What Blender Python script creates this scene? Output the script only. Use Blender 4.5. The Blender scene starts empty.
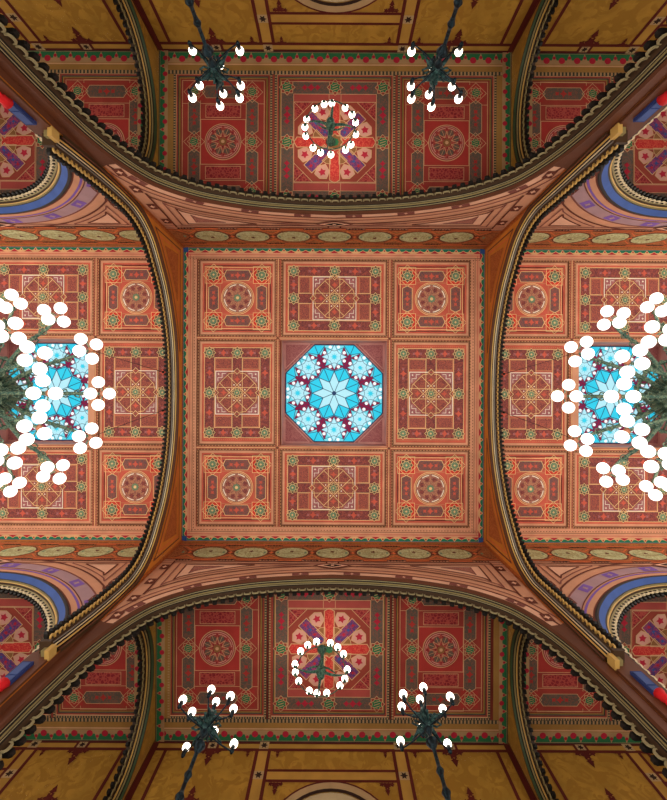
import bpy, math, random
from math import sin, cos, pi, sqrt, radians, hypot, atan2
from mathutils import Vector, Matrix
from mathutils.geometry import tessellate_polygon

random.seed(7)
SC = bpy.context.scene
COL = SC.collection

# ------------------------------------------------------------------ camera, world, exposure
F = 410.0                       # focal length in pixels (667 x 800 frame)
CX, CY = 333.4, 394.9
cam_d = bpy.data.cameras.new('camera')
cam_d.sensor_fit = 'VERTICAL'
cam_d.sensor_height = 36.0
cam_d.lens = F * 36.0 / 800.0
cam_d.shift_x = (333.5 - CX) / 800.0
cam_d.shift_y = (CY - 400.0) / 800.0
cam_d.clip_end = 200
cam = bpy.data.objects.new('camera', cam_d)
COL.objects.link(cam)
cam.rotation_euler = (pi, 0, radians(-0.32))
SC.camera = cam

w = bpy.data.worlds.new('world')
SC.world = w
w.use_nodes = True
w.node_tree.nodes['Background'].inputs[0].default_value = (1.0, 0.93, 0.84, 1)
w.node_tree.nodes['Background'].inputs[1].default_value = 1.5
SC.view_settings.view_transform = 'Standard'
SC.view_settings.look = 'None'
SC.view_settings.gamma = 1
SC.view_settings.use_curve_mapping = False
SC.view_settings.exposure = 0.4
GLOBE_BIG = 1.9
GLOBE_SMALL = 5.0

# ------------------------------------------------------------------ materials
def lin(c):
    c = c / 255.0
    return c / 12.92 if c <= 0.04045 else ((c + 0.055) / 1.055) ** 2.4

MATS = {}
def mat(name, rgb, rough=0.7, vary=0.12, scale=1.5, rgb2=None, vscale=9.0, metal=0.0, emit=0.0, bump=0.0, kind='noise'):
    m = bpy.data.materials.new(name)
    m.use_nodes = True
    nt = m.node_tree
    b = nt.nodes['Principled BSDF']
    col = (lin(rgb[0]), lin(rgb[1]), lin(rgb[2]), 1)
    b.inputs['Roughness'].default_value = rough
    b.inputs['Metallic'].default_value = metal
    b.inputs['Specular IOR Level'].default_value = 0.25
    if emit > 0:
        b.inputs['Emission Color'].default_value = col
        b.inputs['Emission Strength'].default_value = emit
        b.inputs['Base Color'].default_value = (col[0]*.5, col[1]*.5, col[2]*.5, 1)
        MATS[name] = m
        return m
    tc = nt.nodes.new('ShaderNodeNewGeometry')
    nz = nt.nodes.new('ShaderNodeTexNoise')
    nz.inputs['Scale'].default_value = scale
    nz.inputs['Detail'].default_value = 4
    nt.links.new(tc.outputs['Position'], nz.inputs['Vector'])
    rp = nt.nodes.new('ShaderNodeValToRGB')
    rp.color_ramp.elements[0].position = 0.3
    rp.color_ramp.elements[1].position = 0.7
    lo = tuple(x * (1 - vary) for x in col[:3]) + (1,)
    hi = tuple(min(1, x * (1 + vary)) for x in col[:3]) + (1,)
    rp.color_ramp.elements[0].color = lo
    rp.color_ramp.elements[1].color = hi
    nt.links.new(nz.outputs['Fac'], rp.inputs['Fac'])
    out = rp.outputs['Color']
    if rgb2 is not None:
        c2 = (lin(rgb2[0]), lin(rgb2[1]), lin(rgb2[2]), 1)
        if kind == 'voronoi':
            v = nt.nodes.new('ShaderNodeTexVoronoi')
            v.feature = 'DISTANCE_TO_EDGE'
            v.inputs['Scale'].default_value = vscale
            nt.links.new(tc.outputs['Position'], v.inputs['Vector'])
            r2 = nt.nodes.new('ShaderNodeValToRGB')
            r2.color_ramp.elements[0].position = 0.06
            r2.color_ramp.elements[1].position = 0.16
            nt.links.new(v.outputs['Distance'], r2.inputs['Fac'])
        else:
            v = nt.nodes.new('ShaderNodeTexNoise')
            v.inputs['Scale'].default_value = vscale
            v.inputs['Detail'].default_value = 6
            v.inputs['Distortion'].default_value = 1.8
            nt.links.new(tc.outputs['Position'], v.inputs['Vector'])
            r2 = nt.nodes.new('ShaderNodeValToRGB')
            r2.color_ramp.elements[0].position = 0.46
            r2.color_ramp.elements[1].position = 0.52
            nt.links.new(v.outputs['Fac'], r2.inputs['Fac'])
        mx = nt.nodes.new('ShaderNodeMixRGB')
        nt.links.new(r2.outputs['Color'], mx.inputs['Fac'])
        mx.inputs['Color1'].default_value = c2
        nt.links.new(out, mx.inputs['Color2'])
        out = mx.outputs['Color']
    nt.links.new(out, b.inputs['Base Color'])
    if bump:
        bp = nt.nodes.new('ShaderNodeBump')
        bp.inputs['Strength'].default_value = bump
        nt.links.new(nz.outputs['Fac'], bp.inputs['Height'])
        nt.links.new(bp.outputs['Normal'], b.inputs['Normal'])
    MATS[name] = m
    return m

# nave ceiling
mat('salmon', (212, 150, 116))
mat('salmon_dark', (178, 98, 74))
mat('coral', (204, 92, 72))
mat('coral_bright', (212, 58, 42))
mat('coral_soft', (196, 100, 76))
mat('tan', (198, 146, 100))
mat('tan_dark', (112, 68, 46))
mat('cream', (238, 200, 140))
mat('cream_white', (250, 235, 215))
mat('maroon', (120, 62, 62), rgb2=(176, 92, 72), vscale=16, kind='voronoi')
mat('maroon_plain', (114, 58, 58), rgb2=(158, 78, 66), vscale=10)
mat('slate', (106, 78, 78), rgb2=(150, 84, 70), vscale=12)
mat('stargreen', (112, 136, 104))
mat('starfill', (108, 84, 66))
mat('roundel', (136, 80, 78), rgb2=(196, 130, 100), vscale=14, kind='voronoi')
mat('fringe_green', (28, 112, 84))
mat('fringe_red', (176, 34, 50))
mat('fringe_cream', (214, 170, 118))
mat('fringe_blue', (40, 74, 130))
mat('mauve', (176, 110, 106), rgb2=(150, 86, 90), vscale=12)
mat('mauve_light', (204, 148, 140))
# walls
mat('wall_pink', (200, 142, 110), vary=.08)
mat('wall_pink_light', (222, 170, 140), vary=.08)
mat('wall_orange', (196, 118, 40), vary=.12)
mat('wall_orange_dark', (150, 76, 30), vary=.12, rgb2=(176, 96, 44), vscale=9)
mat('frieze', (170, 108, 60), rgb2=(136, 74, 44), vscale=10)
mat('frieze_line', (206, 104, 56))
mat('oval', (186, 186, 140), rgb2=(160, 152, 104), vscale=6)
mat('line_brown', (100, 48, 34))
mat('line_mauve', (126, 72, 62))
mat('texture_mauve', (168, 110, 90), rgb2=(140, 84, 76), vscale=12, kind='voronoi')
mat('lilac', (164, 130, 134), vary=.08)
mat('blue_band', (54, 80, 142))
mat('blue_slate', (62, 78, 126))
mat('blue_dark', (34, 46, 96))
mat('purple_line', (120, 84, 160))
mat('red_cap', (200, 24, 30))
# mouldings
mat('m_black', (24, 20, 16), rough=.5)
mat('m_dark', (62, 42, 24), rough=.5)
mat('m_brown', (92, 50, 30), rough=.5)
mat('m_gold', (186, 146, 78), rough=.4)
mat('m_olive', (132, 116, 74), rough=.5)
mat('m_cream', (214, 194, 156), rough=.5)
mat('m_tan', (150, 136, 100), rough=.5)
mat('m_grey', (120, 112, 104), rough=.5)
mat('m_green', (58, 72, 46), rough=.5)
# gallery
mat('g_red', (156, 58, 48))
mat('g_red_bright', (170, 52, 46))
mat('g_brick', (150, 62, 48))
mat('g_line', (206, 160, 118))
mat('g_grey', (92, 82, 72), rgb2=(122, 84, 70), vscale=8)
mat('g_dark', (84, 62, 56), rgb2=(140, 40, 46), vscale=5)
mat('g_maroon', (138, 34, 42), rgb2=(178, 76, 66), vscale=8, kind='voronoi')
mat('g_green', (44, 112, 70))
mat('g_yellow', (160, 118, 60))
mat('g_hatch_d', (62, 62, 52))
mat('g_hatch_l', (176, 140, 98))
mat('g_purple', (86, 56, 110), rgb2=(150, 60, 92), vscale=7)
mat('g_pink', (206, 150, 132))
mat('g_flower', (176, 34, 56))
mat('g_olive', (140, 92, 52))
mat('g_bar', (186, 40, 40), rgb2=(206, 82, 64), vscale=9)
mat('g_rose', (172, 74, 66))
mat('marble', (172, 128, 50), vary=.16, scale=1.6, rgb2=(158, 114, 42), vscale=1.8, rough=.45)
mat('marble_pale', (180, 134, 58), vary=.16, scale=1.2)
mat('w_red', (92, 30, 22), vary=.15)
mat('w_dark', (48, 28, 20))
mat('w_pale', (180, 148, 104))
# metal, glass
mat('verdigris', (56, 88, 78), rough=.5, metal=.2, vary=.4, scale=14, rgb2=(120, 136, 110), vscale=10)
mat('iron', (14, 22, 27), rough=.4, metal=.4, vary=.3, scale=9, rgb2=(30, 48, 56), vscale=7)
mat('teal', (26, 48, 50), rough=.5, metal=.2, vary=.4, scale=12, rgb2=(54, 84, 80), vscale=9)
mat('patina', (38, 74, 64), rough=.5, metal=.2, vary=.4, scale=12, rgb2=(86, 120, 100), vscale=10)
mat('copper', (150, 96, 70), rough=.4, metal=.3)
mat('plaster', (200, 180, 150))
mat('wood', (104, 64, 36))
mat('glass_pale', (168, 222, 236), emit=.62)
mat('glass_cyan', (44, 196, 226), emit=.62)
mat('glass_teal', (110, 210, 226), emit=.6)
mat('glass_line', (24, 60, 110), rough=.5)
mat('glass_magenta', (150, 16, 70), emit=.35)
mat('glass_white', (240, 246, 250), emit=.62)
mat('glass_day', (236, 240, 246), emit=.5)
mat('globe_big', (255, 246, 236), emit=GLOBE_BIG)
mat('globe_small', (255, 240, 222), emit=GLOBE_SMALL)

# ------------------------------------------------------------------ mesh builder
class MB:
    def __init__(s):
        s.v = []; s.f = []; s.m = []; s.names = []; s.sm = []
    def mi(s, name):
        if name not in s.names: s.names.append(name)
        return s.names.index(name)
    def face(s, pts, m, smooth=False):
        b = len(s.v)
        s.v += [tuple(p) for p in pts]
        s.f.append(tuple(range(b, b + len(pts))))
        s.m.append(s.mi(m)); s.sm.append(smooth)
    def box(s, lo, hi, m):
        x0, y0, z0 = lo; x1, y1, z1 = hi
        c = [(x0,y0,z0),(x1,y0,z0),(x1,y1,z0),(x0,y1,z0),(x0,y0,z1),(x1,y0,z1),(x1,y1,z1),(x0,y1,z1)]
        b = len(s.v); s.v += c; k = s.mi(m)
        for q in ((0,3,2,1),(4,5,6,7),(0,1,5,4),(1,2,6,5),(2,3,7,6),(3,0,4,7)):
            s.f.append(tuple(b+i for i in q)); s.m.append(k); s.sm.append(False)
    def grid(s, rings, m, closed=False, smooth=True, cap=False):
        """rings: list of lists of points, quads between successive rings"""
        b = len(s.v); n = len(rings[0])
        for r in rings: s.v += [tuple(p) for p in r]
        for i in range(len(rings) - 1):
            k = s.mi(m[i] if isinstance(m, list) else m)
            for j in range(n if closed else n - 1):
                j2 = (j + 1) % n
                s.f.append((b+i*n+j, b+i*n+j2, b+(i+1)*n+j2, b+(i+1)*n+j))
                s.m.append(k); s.sm.append(smooth)
        if cap:
            k0 = s.mi(m if not isinstance(m, list) else m[0])
            s.f.append(tuple(b+j for j in range(n))[::-1]); s.m.append(k0); s.sm.append(False)
            e = b + (len(rings)-1)*n
            s.f.append(tuple(e+j for j in range(n))); s.m.append(k0); s.sm.append(False)
    def tube(s, pts, rad, m, seg=8):
        pts = [Vector(p) for p in pts]
        rings = []
        for i, p in enumerate(pts):
            d = (pts[min(i+1, len(pts)-1)] - pts[max(i-1, 0)]).normalized()
            a = Vector((0,0,1)) if abs(d.z) < .9 else Vector((1,0,0))
            x = d.cross(a).normalized(); y = d.cross(x)
            r = rad[i] if isinstance(rad, (list, tuple)) else rad
            rings.append([p + x*(r*cos(2*pi*j/seg)) + y*(r*sin(2*pi*j/seg)) for j in range(seg)])
        s.grid(rings, m, closed=True, cap=True)
    def lathe(s, c, prof, m, seg=16):
        """prof: list of (radius, z) around the vertical through c"""
        rings = [[(c[0]+r*cos(2*pi*j/seg), c[1]+r*sin(2*pi*j/seg), c[2]+z) for j in range(seg)] for r, z in prof]
        s.grid(rings, m, closed=True, cap=True)
    def ball(s, c, r, m, seg=16, rings=10, sz=1.0):
        pr = [(max(1e-4, r*sin(pi*i/rings)), -r*sz*cos(pi*i/rings)) for i in range(rings+1)]
        s.lathe(c, pr, m, seg)
    def build(s, name, parent=None, origin=(0,0,0), **props):
        me = bpy.data.meshes.new(name)
        o = Vector(origin)
        me.from_pydata([tuple(Vector(p) - o) for p in s.v], [], s.f)
        for n in s.names: me.materials.append(MATS[n])
        me.polygons.foreach_set('material_index', s.m)
        me.polygons.foreach_set('use_smooth', s.sm)
        me.update()
        ob = bpy.data.objects.new(name, me)
        COL.objects.link(ob)
        if parent is not None: ob.parent = parent
        else: ob.location = o
        for k, v in props.items(): ob[k] = v
        return ob

def empty(name, loc, label=None, category=None, group=None, kind=None):
    o = bpy.data.objects.new(name, None)
    o.empty_display_size = .2
    COL.objects.link(o)
    o.location = loc
    if label: o['label'] = label
    if category: o['category'] = category
    if group: o['group'] = group
    if kind: o['kind'] = kind
    return o

def copy_tree(o, parent=None):
    c = o.copy(); COL.objects.link(c)
    c.parent = parent
    for ch in list(o.children): copy_tree(ch, c)
    return c

# ------------------------------------------------------------------ flat painting
EPS = 0.005
class Draw(MB):
    """paint in a 2-D frame (u, v), layer h steps towards the viewer"""
    def __init__(s, M):
        super().__init__(); s.M = M; s.cnt = 0
    def P(s, p, L): return s.M(p[0], p[1], L * EPS + (s.cnt % 110) * 4e-5)
    def face(s, pts, m, smooth=False):
        super().face(pts, m, smooth); s.cnt += 1
    def poly(s, pts, m, L=0):
        if len(pts) > 4:
            v3 = [Vector((p[0], p[1], 0)) for p in pts]
            for t in tessellate_polygon([v3]):
                s.face([s.P(pts[i], L) for i in t], m)
        else:
            s.face([s.P(p, L) for p in pts], m)
    def rect(s, x0, y0, x1, y1, m, L=0): s.poly([(x0,y0),(x1,y0),(x1,y1),(x0,y1)], m, L)
    def line(s, pts, wd, m, L=1, closed=False):
        n = len(pts); h = wd / 2
        last = n if closed else n - 1
        for i in range(last):
            a = pts[i]; b = pts[(i+1) % n]
            dx, dy = b[0]-a[0], b[1]-a[1]; l = hypot(dx, dy)
            if l < 1e-6: continue
            dx, dy = dx/l, dy/l; e = h * .7 if n > 2 else 0
            ax, ay = a[0]-dx*e, a[1]-dy*e; bx, by = b[0]+dx*e, b[1]+dy*e
            s.face([s.P((ax-dy*h, ay+dx*h), L), s.P((ax+dy*h, ay-dx*h), L), s.P((bx+dy*h, by-dx*h), L), s.P((bx-dy*h, by+dx*h), L)], m)
    def box_line(s, x0, y0, x1, y1, wd, m, L=1): s.line([(x0,y0),(x1,y0),(x1,y1),(x0,y1)], wd, m, L, True)
    def circle(s, c, r, m, L=0, n=24):
        s.face([s.P((c[0]+r*cos(2*pi*i/n), c[1]+r*sin(2*pi*i/n)), L) for i in range(n)], m)
    def ring(s, c, r0, r1, m, L=0, n=28, k=1.0):
        for i in range(n):
            a, b = 2*pi*i/n, 2*pi*(i+1)/n
            s.face([s.P((c[0]+r0*cos(a), c[1]+k*r0*sin(a)), L), s.P((c[0]+r1*cos(a), c[1]+k*r1*sin(a)), L),
                    s.P((c[0]+r1*cos(b), c[1]+k*r1*sin(b)), L), s.P((c[0]+r0*cos(b), c[1]+k*r0*sin(b)), L)], m)
    def starpts(s, c, R, n=8, q=.765, rot=0):
        return [(c[0]+(R if i % 2 == 0 else R*q)*cos(rot+pi*i/n), c[1]+(R if i % 2 == 0 else R*q)*sin(rot+pi*i/n)) for i in range(2*n)]
    def star(s, c, R, m, L=0, n=8, q=.765, rot=0):
        pts = s.starpts(c, R, n, q, rot)
        for i in range(2*n):
            s.face([s.P(c, L), s.P(pts[i], L), s.P(pts[(i+1) % (2*n)], L)], m)
    def dash(s, a, b, wd, m, L=1, per=.14, fill=.5):
        l = hypot(b[0]-a[0], b[1]-a[1]); n = max(1, int(l/per))
        for i in range(n):
            t0, t1 = i/n, (i+fill)/n
            s.line([(a[0]+(b[0]-a[0])*t0, a[1]+(b[1]-a[1])*t0), (a[0]+(b[0]-a[0])*t1, a[1]+(b[1]-a[1])*t1)], wd, m, L)
    def box_dash(s, x0, y0, x1, y1, wd, m, L=1, per=.14):
        c = [(x0,y0),(x1,y0),(x1,y1),(x0,y1)]
        for i in range(4): s.dash(c[i], c[(i+1)%4], wd, m, L, per)

def down(cx, cy, z, k=1.0, sx=1.0, sy=1.0, hi=0.0):
    """ceiling frame: u,v in photo-sized steps of k metres, layers hang downwards"""
    return lambda u, v, h: (cx + u*k*sx, cy + v*k*sy, z - h + hi)

# ------------------------------------------------------------------ measures
H = 20.0; K = H / F
XW, YW = 7.34, 7.15
XW2 = 7.85                       # the side of the transverse walls facing the next bays
YW2 = 7.70                       # gallery side of the arcade walls
PITCH = 14.22; BX = 0.96
GZ = 17.1; GK = GZ / F; GY = 14.4
GCS = {-1: 253.0*GK, 1: 254.5*GK}; GYS = {-1: 14.32, 1: 14.5}
LOW = 4.6

def catmull(pts, n=6):
    P = [Vector(p) for p in pts]; out = []
    for i in range(len(P)-1):
        p0 = P[max(i-1,0)]; p1 = P[i]; p2 = P[i+1]; p3 = P[min(i+2,len(P)-1)]
        for j in range(n):
            t = j/n
            out.append(.5*((2*p1)+(p2-p0)*t+(2*p0-5*p1+4*p2-p3)*t*t+(3*p1-p0-3*p2+p3)*t**3))
    out.append(P[-1])
    return [(p[0], p[1]) for p in out]
def full_arch(half, straight, n=6):
    c = catmull(half, n) + straight
    return [(-a, z) for a, z in reversed(c[1:])] + c
SIDE = full_arch([(0,16.16),(1.7,16.02),(3.2,15.74),(4.62,15.22),(5.42,14.72),(6.07,14.1),(6.42,13.5),(6.68,12.8),(6.88,12.0),(7.02,11.0),(7.1,9.5)], [(7.15,LOW)])
TRANS = full_arch([(0,19.36),(1.5,19.28),(3.02,18.98),(4.6,18.3),(5.7,17.5),(6.4,16.85),(6.83,16.15),(7.06,15.4),(7.12,14.65),(7.12,13.87),(7.08,12.89),(6.98,11.6),(6.92,11.0)], [(6.92,10.0),(6.92,LOW)])
def wider(c): return [(max(-7.1, min(7.1, p[0]*(1 + .03*min(1, max(0, (13.5-p[1])/2))))), p[1]) for p in c]
TRANS_ = {-1: TRANS, 1: wider(TRANS)}
NEXT = full_arch([(0,16.4),(1.6,16.22),(2.9,15.75),(4.05,15.0),(4.95,14.15),(5.55,13.4),(5.9,12.7),(6.06,11.9),(6.1,11.0)], [(6.12,10.0),(6.15,LOW)])
GAL = full_arch([(0,16.86),(.8,16.78),(1.6,16.48),(2.3,15.95),(2.8,15.3),(3.05,14.6),(3.12,13.8)], [(3.12,12.0),(3.12,LOW)])

def inward(curve):
    """unit normals pointing into the opening"""
    out = []
    for i in range(len(curve)):
        a = curve[max(i-1,0)]; b = curve[min(i+1,len(curve)-1)]
        dx, dz = b[0]-a[0], b[1]-a[1]; l = hypot(dx, dz) or 1
        out.append((dz/l*1.0, -dx/l*1.0))
    return out

def offset(curve, n, fn=None):
    N = inward(curve)
    return [(c[0]+N[i][0]*n*(fn(c[1]) if fn else 1), c[1]+N[i][1]*n*(fn(c[1]) if fn else 1)) for i, c in enumerate(curve)]

def sweep(mb, curve, M, prof, mats, fn=None):
    """M(a, z, d) -> point; prof: (depth, inward) steps with one material per step"""
    rails = [[M(p[0], p[1], d) for p in offset(curve, n, fn)] for d, n in prof]
    for i in range(len(rails)-1): mb.grid([rails[i], rails[i+1]], mats[i], smooth=False)

def resample(curve, step, zmin):
    out = []; acc = 0; want = step/2
    for i in range(len(curve)-1):
        a, b = curve[i], curve[i+1]; l = hypot(b[0]-a[0], b[1]-a[1])
        while want <= acc + l:
            t = (want-acc)/l
            p = (a[0]+(b[0]-a[0])*t, a[1]+(b[1]-a[1])*t)
            if p[1] > zmin: out.append((p, ((b[0]-a[0])/l, (b[1]-a[1])/l)))
            want += step
        acc += l
    return out

def beads(mb, curve, M, d0, d1, n0, n1, step, zmin, dark, light, fn=None):
    """scalloped edge: dark corbels with a pale curl in front of each, hung along the arch"""
    for (p, t) in resample(curve, step, zmin):
        N = (t[1], -t[0]); g = fn(p[1]) if fn else 1
        base = n0*g if fn else n0
        def Q(s_, n_, d_): return M(p[0]+t[0]*s_*step+N[0]*(base+n_), p[1]+t[1]*s_*step+N[1]*(base+n_), d_)
        dn = n1-n0; dm = (d0+d1)/2
        # dark corbel (tapered block)
        r = [[Q(-.24,-.02,dm),Q(.24,-.02,dm),Q(.24,-.02,d1),Q(-.24,-.02,d1)],
             [Q(-.27,dn*.75,dm),Q(.27,dn*.75,dm),Q(.27,dn*.75,d1),Q(-.27,dn*.75,d1)],
             [Q(-.16,dn,dm*.6+d1*.4),Q(.16,dn,dm*.6+d1*.4),Q(.16,dn,d1),Q(-.16,dn,d1)]]
        mb.grid(r, dark, closed=True, smooth=False, cap=True)
        # pale curl in front of it
        arc = [(.44, 0), (.42, dn*.42), (.26, dn*.66), (.0, dn*.72), (-.26, dn*.66), (-.42, dn*.42), (-.44, 0)]
        for k in range(6):
            (s0, m0), (s1, m1) = arc[k], arc[k+1]
            mb.face([Q(s0,m0,d0),Q(s1,m1,d0),Q(s1*.72,m1*.6,d0),Q(s0*.72,m0*.6,d0)], light)
            mb.face([Q(s0,m0,d0),Q(s1,m1,d0),Q(s1,m1,d0*.6+dm*.4),Q(s0,m0,d0*.6+dm*.4)], light)

# ================================================================== NAVE CEILING
def star_tile(d, c, R, fill, line, lw, L, inner):
    d.star(c, R, line, L); d.star(c, R*.9, fill, L+1)
    d.star(c, R*.66, line, L+2, rot=pi/8); d.star(c, R*.57, inner, L+3, rot=pi/8)
    d.star(c, R*.22, line, L+4, 4, .4)

def coffer_frame(M, hx, hy, kz, mats=('tan_dark','salmon','coral','coral_soft')):
    """moulded frame stepping up from the beams to the sunk field; sizes in px"""
    d = Draw(M)
    steps = [(0,0.0),(1.2,0.0),(1.8,-.05),(4.4,-.05),(5.2,-.09),(7.2,-.09)]
    ms = [mats[0], mats[0], mats[1], mats[3], mats[2]]
    def ringpts(i, h):
        x, y = hx-i, hy-i
        return [M(-x,-y,h), M(x,-y,h), M(x,y,h), M(-x,y,h)]
    rr = [ringpts(i, h) for i, h in steps]
    for a in range(len(rr)-1): d.grid([rr[a], rr[a+1]], ms[a], closed=True, smooth=False)
    d.box_dash(-hx+.7,-hy+.7,hx-.7,hy-.7,.7,'tan',1,3.0)
    base = -.05/EPS
    d.box_line(-hx+2.3,-hy+2.3,hx-2.3,hy-2.3,.35,'tan_dark',base+1)
    d.box_dash(-hx+6.4,-hy+6.4,hx-6.4,hy-6.4,.5,'tan',-.09/EPS+1,2.0)
    return d
FLD = -.09          # sunk field (above the beams)

def cartouche(d, x0, y0, x1, y1, m, mi, L, horizontal=True, cut=2.4, line='cream'):
    if horizontal:
        ym = (y0+y1)/2
        pts = [(x0,ym-.01),(x0+cut,y0),(x1-cut,y0),(x1,ym),(x1-cut,y1),(x0+cut,y1)]
    else:
        xm = (x0+x1)/2
        pts = [(xm-.01,y0),(x1,y0+cut),(x1,y1-cut),(xm,y1),(x0,y1-cut),(x0,y0+cut)]
    d.poly(pts, m, L)
    d.line(pts, .55, line, L+1, True)
    cx, cy = (x0+x1)/2, (y0+y1)/2
    r = min(abs(x1-x0), abs(y1-y0))*.28
    for o in (-1, 0, 1):
        c = (cx+o*r*1.9, cy) if horizontal else (cx, cy+o*r*1.9)
        d.star(c, r*(1.15 if o == 0 else .8), mi, L+1, 4, .5, 0 if o == 0 else pi/4)

def small_coffer(cx, cy, sx, label):
    M0 = down(cx, cy, H, K, sx)
    Mf = lambda u, v, h: M0(u, v, h + FLD)
    loc = (cx, cy, H)
    t = empty('painted_coffer', loc, label, 'ceiling panel', 'square painted coffers of the nave ceiling')
    coffer_frame(M0, 39.5, 39, K).build('frame', t, loc)
    d = Draw(Mf)
    d.rect(-33, -32.5, 33, 32.5, 'coral', 0)
    d.box_line(-31.2,-30.7,31.2,30.7,.55,'cream',3)
    d.box_line(-29.8,-29.3,29.8,29.3,.4,'maroon_plain',2); d.box_line(-33.2,-32.7,33.2,32.7,.5,'maroon_plain',2)
    for q in (-1, 1):
        d.line([(-15,q*16.2),(15,q*16.2)],.35,'tan',2); d.line([(q*17.6,-14),(q*17.6,14)],.35,'tan',2)
    for sgn in (-1, 1):
        d.rect(-14, sgn*26.6-1, 14, sgn*26.6+1, 'maroon_plain', 2)
    d.build('field', t, loc)
    for a in (-1, 1):
        for b in (-1, 1):
            e = Draw(Mf); c = (a*24.2, b*23.2)
            e.rect(c[0]-8.6,c[1]-8.4,c[0]+8.4,c[1]+8.4,'coral_bright',2)
            e.box_line(c[0]-8.6,c[1]-8.4,c[0]+8.4,c[1]+8.4,.5,'cream',3)
            e.line([(c[0]-11,c[1]),(c[0],c[1]-11),(c[0]+11,c[1]),(c[0],c[1]+11)],.5,'cream',4,True)
            star_tile(e, c, 7.2, 'starfill', 'cream', .5, 5, 'stargreen')
            e.build('corner_star', t, loc)
    for b in (-1, 1):
        e = Draw(Mf); cartouche(e, -13.6, b*22.8-5.2, 13.6, b*22.8+5.2, 'slate', 'coral', 5); e.build('cartouche', t, loc)
        e = Draw(Mf); cartouche(e, b*24.2-4.9, -13, b*24.2+4.9, 13, 'slate', 'coral', 5, False); e.build('cartouche', t, loc)
    e = Draw(Mf)
    e.circle((0,0), 16.6, 'cream', 5, 32); e.circle((0,0), 16.0, 'coral_soft', 6, 32); e.circle((0,0), 15.2, 'cream', 7, 32)
    e.circle((0,0), 14.7, 'roundel', 8, 32)
    for i in range(8):
        a = pi/8 + i*pi/4
        p = [(13.2*cos(a+q), 13.2*sin(a+q)) for q in (-.26, -.1, .1, .26)]
        e.line(p, .9, 'cream_white', 9)
        e.star((9.4*cos(a), 9.4*sin(a)), 2.8, 'maroon_plain', 9, 6, .6)
        b = i*pi/4
        e.line([(4.4*cos(b-.39), 4.4*sin(b-.39)), (10.2*cos(b), 10.2*sin(b)), (4.4*cos(b+.39), 4.4*sin(b+.39))], .35, 'tan', 10)
    e.star((0,0), 4.2, 'stargreen', 10); e.star((0,0), 1.8, 'cream', 11)
    e.build('roundel', t, loc)
    return t

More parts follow.
